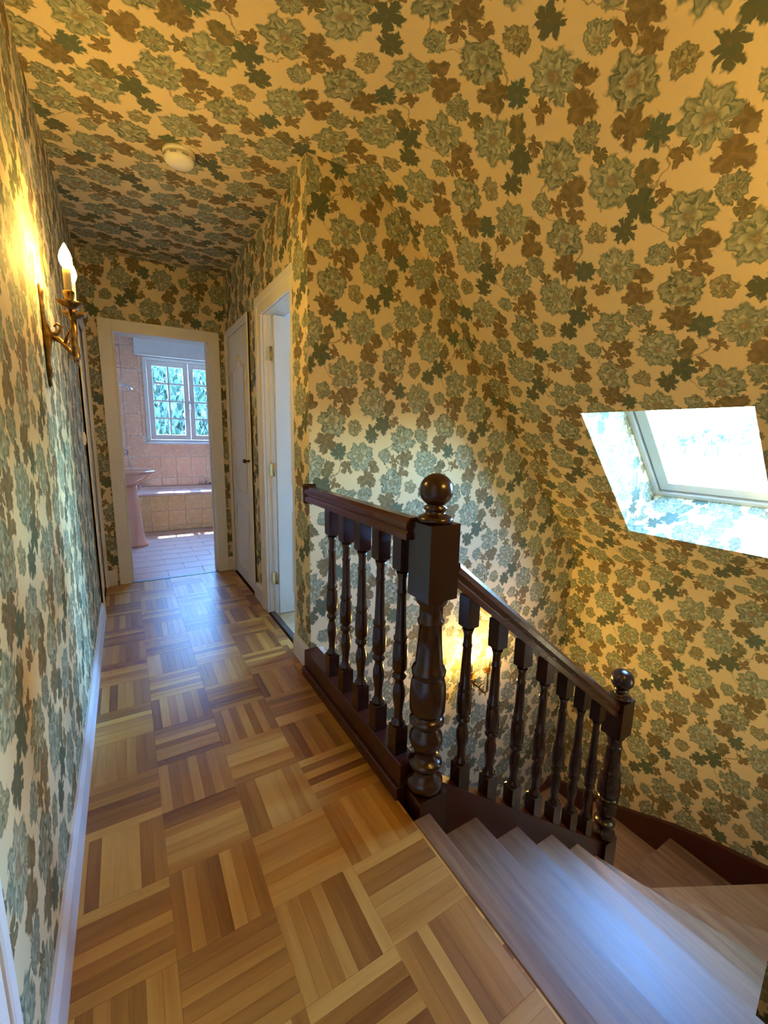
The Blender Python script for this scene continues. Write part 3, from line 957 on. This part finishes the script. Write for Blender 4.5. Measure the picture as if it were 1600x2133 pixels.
sconce((1.975, YB, -0.405), math.pi, 'lit twin candle sconce low on the stairwell wall behind the balusters', 1.25)
sconce((1.20, YN, 1.55), 0.0, 'unseen twin candle sconce added beside the viewpoint for warm light', 1.45)  # added out of view to warm the ceiling and upper walls

# ------------------------------------------------------------------ smoke detector and switch
zd = zc(2.39)
sdv = empty('smoke_detector', (0.307, 2.39, zd - 0.058), 'round cream smoke detector on the papered ceiling', 'smoke detector')
MB().lathe([(.068, zd), (.068, zd - .014), (.063, zd - .016), (.063, zd - .021), (.067, zd - .023), (.063, zd - .042), (.052, zd - .052), (.028, zd - .057), (.002, zd - .058)], (0.307, 2.39, 0), 32).build('housing', PLASTIC, sdv)
for k in range(8):
    t = 2 * math.pi * k / 8 + 0.3
    c = Vector((0.307 + .0640 * math.cos(t), 2.39 + .0640 * math.sin(t), zd - .032))
    m_ = MB().box(-.014, .014, -.0035, .0035, -.004, .004)
    m_.v = [(c.x - x * math.sin(t) + y * math.cos(t), c.y + x * math.cos(t) + y * math.sin(t), c.z + z) for x, y, z in m_.v]
    m_.build('vent_slot', GREYP, sdv)
sw = empty('light_switch', (XL, 3.22, 1.19), 'small white light switch beside the far left door frame', 'switch')
MB().box(XL, XL + .010, 3.18, 3.26, 1.19, 1.27, .003).build('plate', PLASTIC, sw)
MB().box(XL + .009, XL + .016, 3.205, 3.235, 1.205, 1.255, .002).build('rocker', PLASTIC, sw)

# ------------------------------------------------------------------ bathroom
BX0, BX1, BY0, BY1 = -0.36, 1.95, YE + 0.15, 7.03
mb = MB()
mb.grid(lambda u, v: (u, BY1, v), [BX0, 0.28, 1.44, BX1], [-0.1, 1.13, 2.30, 2.62], [(0.28, 1.44, 1.13, 2.30)])
wf = mb.build('wall_bathroom', GROUT, None, 'salmon tiled bathroom wall with scroll pattern around the window', 'wall', kind=ST)
tm = {}
def tile_piece(parent, name, mat, x0, x1, z0, z1, y, th, key):
    k = (key, round(x1 - x0, 3), round(z1 - z0, 3))
    if k not in tm:
        w, h = (x1 - x0) / 2, (z1 - z0) / 2
        tm[k] = MB().box(-w, w, -th, 0.0, -h, h, 0.002).data(name, mat, (0, 0, 0))
    inst(name, tm[k], parent, ((x0 + x1) / 2, y, (z0 + z1) / 2))
TW, TH, gp = 0.2035, 0.30, 0.0065
for i in range(-1, 8):
    for j in range(-1, 7):
        x0, z0 = 0.027 + TW * i, 0.626 + TH * j
        x1, z1 = x0 + TW - gp, z0 + TH - gp
        if z1 < 0.5: continue
        if x1 < 0.28 or x0 > 1.44 or z1 < 1.13 or z0 > 2.30:
            tile_piece(wf, 'wall_tile', TILEM, x0, x1, z0, z1, BY1, 0.006, 'w')
        else:                               # cut tiles beside the window
            if z0 < 1.12: tile_piece(wf, 'wall_tile', TILEM, x0, x1, z0, 1.127, BY1, 0.006, 'w')
            elif x0 < 0.27 and z0 < 2.30: tile_piece(wf, 'wall_tile', TILEM, x0, 0.277, z0, z1, BY1, 0.006, 'w')
mb = MB()
mb.grid(lambda u, v: (BX0, u, v), [BY0, BY1], [0, 2.62])
mb.grid(lambda u, v: (BX1, u, v), [BY0, BY1], [0, 2.62])
mb.grid(lambda u, v: (u, BY0, v), [BX0, -0.047, 0.693, BX1], [0, 2.06, 2.62], [(-0.047, 0.693, 0, 2.06)])
mb.build('wall_bathroom_sides', PINKW, None, 'pale pink side walls of the bathroom', 'wall', kind=ST)
MB().grid(lambda u, v: (u, v, 2.62), [BX0, BX1], [BY0, BY1]).build('ceiling_bathroom', PLASTER, None, 'white bathroom ceiling', 'ceiling', kind=ST)
fb = MB().box(BX0, BX1, YE + 0.03, BY1, -0.1, -0.005).build('floor_bathroom', FGROUT, None, 'pink bathroom floor of staggered tiles', 'floor', kind=ST)
fw, fh = 0.295, 0.195
ftm = MB().box(-fw / 2, fw / 2, -fh / 2, fh / 2, -0.006, 0.0, 0.0015).data('floor_tile', FTILE, (0, 0, 0))
for j in range(11):
    y = YE + 0.035 + fh / 2 + j * 0.20
    if y + fh / 2 > 6.25: break
    for i in range(8):
        x = BX0 + 0.02 + (0.15 if j % 2 else 0) + (i + 0.5) * 0.30
        if x + fw / 2 < BX1:
            inst('floor_tile', ftm, fb, (x, y, 0.001))

# window
w1 = empty('window_1', (0.86, BY1, 1.13), 'white bathroom casement window with small panes', 'window', kind=ST)
m_ = MB()
for a in ((0.28, 0.33, 1.13, 2.30), (1.39, 1.44, 1.13, 2.30), (0.33, 1.39, 1.13, 1.17), (0.33, 1.39, 2.26, 2.30)):
    m_.box(a[0], a[1], BY1 - 0.03, BY1 + 0.07, a[2], a[3], 0.004)
m_.box(0.26, 1.46, BY1 - 0.06, BY1 + 0.0, 1.105, 1.135, 0.005)
m_.build('frame', WHITE, w1)
m_ = MB()                                   # masonry reveal outside the frame
m_.box(0.20, 0.28, BY1 + 0.02, BY1 + 0.10, 1.0, 2.4); m_.box(1.44, 1.52, BY1 + 0.02, BY1 + 0.10, 1.0, 2.4)
m_.box(0.20, 1.52, BY1 + 0.02, BY1 + 0.16, 1.02, 1.12); m_.box(0.20, 1.52, BY1 + 0.02, BY1 + 0.08, 2.30, 2.5)
m_.build('outer_reveal', PLASTER, w1)
for sx0, sx1 in ((0.333, 0.857), (0.863, 1.387)):
    m_ = MB()
    st, bt = 0.068, 0.07
    m_.box(sx0, sx0 + st, BY1 - 0.01, BY1 + 0.035, 1.173, 2.257, .003); m_.box(sx1 - st, sx1, BY1 - 0.01, BY1 + 0.035, 1.173, 2.257, .003)
    m_.box(sx0 + st, sx1 - st, BY1 - 0.01, BY1 + 0.035, 1.173, 1.173 + bt, .003); m_.box(sx0 + st, sx1 - st, BY1 - 0.01, BY1 + 0.035, 2.257 - bt, 2.257, .003)
    s1 = m_.build('sash', WHITE, w1)
    px0, px1, pz0, pz1 = sx0 + st, sx1 - st, 1.173 + bt, 2.257 - bt
    mu = 0.024
    pw, ph = (px1 - px0 - mu) / 2, (pz1 - pz0 - 3 * mu) / 4
    m_ = MB()
    m_.box(px0 + pw, px0 + pw + mu, BY1 - 0.004, BY1 + 0.03, pz0, pz1)
    for r in range(1, 4):
        zz = pz0 + r * ph + (r - 1) * mu
        m_.box(px0, px1, BY1 - 0.003, BY1 + 0.029, zz, zz + mu)
    m_.build('glazing_bars', WHITE, s1)
    for ci in range(2):
        for r in range(4):
            x, z = px0 + ci * (pw + mu), pz0 + r * (ph + mu)
            MB().box(x, x + pw, BY1 + 0.010, BY1 + 0.014, z, z + ph).build('pane', GLASS, s1)
m_ = MB().box(0.850, 0.870, BY1 - 0.022, BY1 - 0.01, 1.60, 1.74, .003).tube([(0.86, BY1 - 0.02, 1.68), (0.86, BY1 - 0.05, 1.68), (0.86, BY1 - 0.055, 1.62), (0.86, BY1 - 0.05, 1.57)], [.007, .008, .008, .006], 8)
m_.build('handle', CHROME, w1)
sb = empty('shutter_box', (0.9, BY1 - 0.1, 2.305), 'white roller shutter box above the bathroom window', 'shutter box')
MB().box(0.19, 1.65, BY1 - 0.16, BY1 - 0.006, 2.305, 2.545, .006).build('casing', WHITE, sb)
MB().box(0.185, 1.655, BY1 - 0.165, BY1 - 0.15, 2.300, 2.318, .003).build('lower_lip', WHITE, sb)

# bathtub
tub = empty('bathtub', (0.8, 6.6, 0), 'pink bathtub with ochre tiled front under the window', 'bathtub')
TY0, TY1, TZ = 6.18, BY1 - 0.008, 0.50
m_ = MB()
def rr(x0, x1, y0, y1, z, r, n=6):
    out = []
    for cx, cy, t0 in ((x1 - r, y1 - r, 0), (x0 + r, y1 - r, 90), (x0 + r, y0 + r, 180), (x1 - r, y0 + r, 270)):
        for k in range(n + 1):
            t = math.radians(t0 + 90 * k / n)
            out.append((cx + r * math.cos(t), cy + r * math.sin(t), z))
    return out
m_.loft([rr(0.02, 1.80, TY0 - 0.01, TY1, TZ - 0.03, 0.01), rr(0.02, 1.80, TY0 - 0.01, TY1, TZ, 0.012), rr(0.09, 1.73, TY0 + 0.07, TY1 - 0.10, TZ, 0.16),
         rr(0.10, 1.72, TY0 + 0.085, TY1 - 0.115, TZ - 0.02, 0.17), rr(0.20, 1.62, TY0 + 0.14, TY1 - 0.17, 0.16, 0.18), rr(0.28, 1.50, TY0 + 0.2, TY1 - 0.23, 0.12, 0.16)], True, True, True)
m_.build('basin', TUBM, tub)
ap = MB().box(0.02, 1.80, TY0, TY0 + 0.05, 0, TZ - 0.03).build('apron', GROUT, tub)
for i in range(9):
    for j, (z0, z1) in enumerate(((0.0, 0.067), (0.071, 0.268), (0.272, 0.466))):
        x0 = 0.027 + i * 0.2035
        if x0 + 0.2 > 1.80: continue
        tile_piece(ap, 'apron_tile', APRM, x0, x0 + 0.197, z0, z1, TY0, 0.006, 'a')
m_ = MB().tube([(1.02, TY1 - 0.05, TZ), (1.02, TY1 - 0.05, TZ + 0.05), (1.02, TY1 - 0.10, TZ + 0.075), (1.02, TY1 - 0.15, TZ + 0.06)], .011, 8)
m_.lathe([(.016, TZ), (.016, TZ + .03), (.022, TZ + .036), (.022, TZ + .052), (.012, TZ + .058)], (0.95, TY1 - 0.05, 0), 12)
m_.build('tap', CHROME, tub)
sp = MB().box(1.07, 1.19, TY1 - 0.085, TY1 - 0.02, TZ + 0.0005, TZ + 0.033, .010)
sp.build('soap_box', VIOLET, None, 'small violet box on the bathtub edge', 'box')

# wash basin on pedestal
bas = empty('washbasin', (0.05, 5.50, 0), 'pink pedestal washbasin left of the bathtub', 'washbasin')
def oval(xl, xr, hy, z, n=28):
    cx, a = (xl + xr) / 2, (xr - xl) / 2
    out = []
    for k in range(n):
        t = 2 * math.pi * k / n
        c, s_ = math.cos(t), math.sin(t)
        e = 0.72
        out.append((cx + a * math.copysign(abs(c) ** e, c), 5.50 + hy * math.copysign(abs(s_) ** e, s_), z))
    return out
m_ = MB()
m_.loft([oval(-0.30, 0.07, 0.11, 0.690), oval(-0.32, 0.13, 0.17, 0.715), oval(-0.33, 0.20, 0.23, 0.765), oval(-0.34, 0.255, 0.28, 0.815), oval(-0.345, 0.275, 0.295, 0.838), oval(-0.345, 0.272, 0.293, 0.852),
         oval(-0.335, 0.262, 0.283, 0.858), oval(-0.20, 0.235, 0.25, 0.850), oval(-0.17, 0.19, 0.21, 0.79), oval(-0.10, 0.10, 0.12, 0.74)], True, True, True)
m_.build('basin', PINK, bas)
m_ = MB()
m_.loft([oval(-0.10, 0.155, 0.115, 0.0), oval(-0.10, 0.153, 0.113, 0.03), oval(-0.09, 0.125, 0.095, 0.08), oval(-0.085, 0.105, 0.085, 0.35), oval(-0.09, 0.085, 0.085, 0.60), oval(-0.11, 0.085, 0.10, 0.70)], True, True, True)
m_.build('pedestal', PINK, bas)
m_ = MB().tube([(-0.24, 5.50, 0.852), (-0.24, 5.50, 0.93), (-0.20, 5.50, 0.96), (-0.13, 5.50, 0.945)], .012, 8)
m_.build('tap', CHROME, bas)
m_ = MB()
for yy in (5.47, 5.53):
    m_.tube([(0.12, yy, 0.715), (0.118, yy, 0.67), (0.10, yy, 0.64), (0.04, yy, 0.62)], .007, 8)
m_.build('supply_pipe', CHROME, bas)

# shower fitting
sh = empty('shower_set', (-0.1, 6.9, 0.9), 'chrome hand shower with hose on the tiled wall', 'shower')
m_ = MB().tube([(-0.30, 6.75, 1.875), (-0.05, 6.70, 1.875), (0.06, 6.68, 1.87)], [.012, .012, .013], 10)
m_.build('shower_arm', WHITE, sh)
m_ = MB().tube([(0.06, 6.68, 1.87), (0.085, 6.675, 1.855), (0.105, 6.67, 1.825), (0.115, 6.668, 1.805)], [.014, .02, .026, .028], 12)
m_.build('shower_head', CHROME, sh)
m_ = MB().tube([(-0.06, 6.90, 1.30), (-0.02, 6.89, 1.12), (0.02, 6.88, 0.98), (0.06, 6.87, 0.84), (0.12, 6.86, 0.70), (0.20, 6.86, 0.56)], .008, 8)
m_.build('hose', CHROME, sh)
m_ = MB().tube([(0.0 + .028 * math.cos(t), 6.86, 1.00 + .034 * math.sin(t)) for t in [2 * math.pi * k / 16 for k in range(17)]], .006, 6)
m_.build('hook', DARKM, sh)

# ------------------------------------------------------------------ room behind the open door
RX1, RY0, RY1 = 3.6, YB + 0.12, YE + 0.12
mb = MB()
mb.grid(lambda u, v: (u, RY0, v), [XR + 0.13, RX1], [0, 2.5])
mb.grid(lambda u, v: (u, RY1, v), [XR + 0.13, RX1], [0, 2.5])
mb.grid(lambda u, v: (RX1, u, v), [RY0, 3.15, 4.05, RY1], [0, 0.85, 2.15, 2.5], [(3.15, 4.05, 0.85, 2.15)])
mb.grid(lambda u, v: (XR + 0.13, u, v), [RY0, 2.34, 2.96, RY1], [0, 2.06, 2.5], [(2.34, 2.96, 0, 2.06)])
mb.build('wall_bedroom', PLASTER, None, 'white walls of the room behind the open door', 'wall', kind=ST)
MB().grid(lambda u, v: (u, v, 2.5), [XR + 0.13, RX1], [RY0, RY1]).build('ceiling_bedroom', PLASTER, None, 'white ceiling of the room behind the open door', 'ceiling', kind=ST)
MB().box(XR + 0.035, RX1, RY0, RY1, -0.1, 0.002).build('floor_bedroom', BEIGE, None, 'pale beige floor beyond the open door', 'floor', kind=ST)
w3 = empty('window_3', (RX1, 3.6, 0.85), 'white window of the room behind the open door', 'window', kind=ST)
m_ = MB()
for a in ((3.15, 3.21, 0.85, 2.15), (3.99, 4.05, 0.85, 2.15), (3.57, 3.63, 0.85, 2.15), (3.21, 3.99, 0.85, 0.91), (3.21, 3.99, 2.09, 2.15)):
    m_.box(RX1 - 0.03, RX1 + 0.05, a[0], a[1], a[2], a[3], .004)
m_.build('frame', WHITE, w3)

# ------------------------------------------------------------------ unseen outer shell, added to keep stray sun from leaking in
mb = MB()
mb.grid(lambda u, v: (u, v, 2.86), [-1.2, 1.42], [-1.6, 7.12])
OFS = 0.42
a0 = S0 - sd * 0.62 + sn * OFS
k0 = 0.62
mb.grid(lambda s_, y: slp(s_, y, OFS), [-0.62, ks0 - 0.01, ks1 + 0.01, LSL + 0.9], [-1.6, KY0 - 0.01, KY1 + 0.01, YB + 0.14],
        [(ks0 - 0.01, ks1 + 0.01, KY0 - 0.01, KY1 + 0.01)])
mb.build('roof', FARG, None, 'unseen roof added over the landing and stairwell to stop sun leaks', 'roof', kind=ST)
mb = MB()
mb.grid(lambda u, v: (-1.2, u, v), [-1.6, 7.12], [-3.4, 2.86])
mb.grid(lambda u, v: (u, 7.12, v), [-1.2, 0.20], [-3.4, 2.86])
mb.grid(lambda u, v: (u, 7.12, v), [0.20, 1.52], [-3.4, 1.02])
mb.grid(lambda u, v: (u, 7.12, v), [0.20, 1.52], [2.50, 2.86])
mb.grid(lambda u, v: (u, 7.12, v), [1.52, 2.05], [-3.4, 2.86])
mb.grid(lambda u, v: (2.05, u, v), [4.3, 7.12], [-3.4, 2.86])
mb.grid(lambda u, v: (u, YB + 0.13, v), [0.9, 3.7], [-3.4, 2.86])
mb.grid(lambda u, v: (u, -1.6, v), [-1.2, 3.7], [-3.4, 2.86])
mb.build('wall_outer', PLASTER, None, 'unseen outer plaster walls added to stop sun leaks', 'wall', kind=ST)

# ------------------------------------------------------------------ outside
MB().grid(lambda u, v: (u, v, -3.4), [-300, 300], [-300, 300]).build('ground', FIELD, None, 'pale sunlit ground outside the windows', 'ground', kind=ST)

def tree(name, base, h, rad, nleaf, label, seed):
    rnd = random.Random(seed)
    root = empty(name, base, label, 'tree', 'garden trees outside the bathroom window')
    bx, by, bz = base
    m_ = MB()
    m_.tube([(bx, by, bz), (bx + .05, by, bz + h * .3), (bx - .05, by + .05, bz + h * .6), (bx, by, bz + h * .95)], [.16, .13, .08, .02], 10)
    for k in range(14):
        t = rnd.uniform(0, 6.28); z = bz + h * rnd.uniform(.25, .85); l = rad * rnd.uniform(.6, 1)
        m_.tube([(bx, by, z), (bx + .5 * l * math.cos(t), by + .5 * l * math.sin(t), z + .25), (bx + l * math.cos(t), by + l * math.sin(t), z + .2)], [.04, .025, .008], 6)
    m_.build('trunk', BARK, root)
    f_ = MB()
    for k in range(nleaf):
        while True:
            p = Vector((rnd.uniform(-1, 1), rnd.uniform(-1, 1), rnd.uniform(-1, 1)))
            if 0.35 < p.length < 1: break
        c = Vector((bx + p.x * rad, by + p.y * rad, bz + h * .55 + p.z * h * .48))
        L_, W = rnd.uniform(.14, .26), rnd.uniform(.03, .055)
        d = Vector((rnd.uniform(-.6, .6), rnd.uniform(-.6, .6), -1)).normalized()
        s_ = d.cross(Vector((rnd.uniform(-1, 1), rnd.uniform(-1, 1), .2))).normalized()
        nn = d.cross(s_)
        f_.face([c, c + d * L_ * .45 + s_ * W + nn * .01, c + d * L_, c + d * L_ * .45 - s_ * W + nn * .01])
    f_.build('foliage', LEAF, root, kind='stuff')
tree('garden_tree', (0.9, 10.4, -3.4), 6.7, 1.9, 11000, 'leafy green tree filling the bathroom window panes', 3)
tree('garden_tree', (2.2, 15.6, -3.4), 7.8, 2.9, 9000, 'green tree standing farther back behind the nearer garden tree', 9)
rnd = random.Random(4)
m_ = MB()
for k in range(150):
    y = -70 + k * 1.75 + rnd.uniform(-0.8, 0.8)
    x = 190 + rnd.uniform(-12, 12)
    t = max(0.0, min(1.0, (96 - y) / 34.0))
    hh = 3.0 + 9.5 * t * rnd.uniform(0.75, 1.1)
    m_.lathe([(0.35, -3.4), (0.2, hh)], (x, y, 0), 5)
    for q in range(7):
        z = hh * rnd.uniform(0.15, 1.0)
        r = rnd.uniform(0.7, 1.6)
        c = (x + rnd.uniform(-1.5, 1.5), y + rnd.uniform(-1.7, 1.7), z)
        m_.lathe([(r * math.sin(a), -r * 0.8 * math.cos(a)) for a in (0.15, 0.8, 1.57, 2.3, 3.0)], c, 7)
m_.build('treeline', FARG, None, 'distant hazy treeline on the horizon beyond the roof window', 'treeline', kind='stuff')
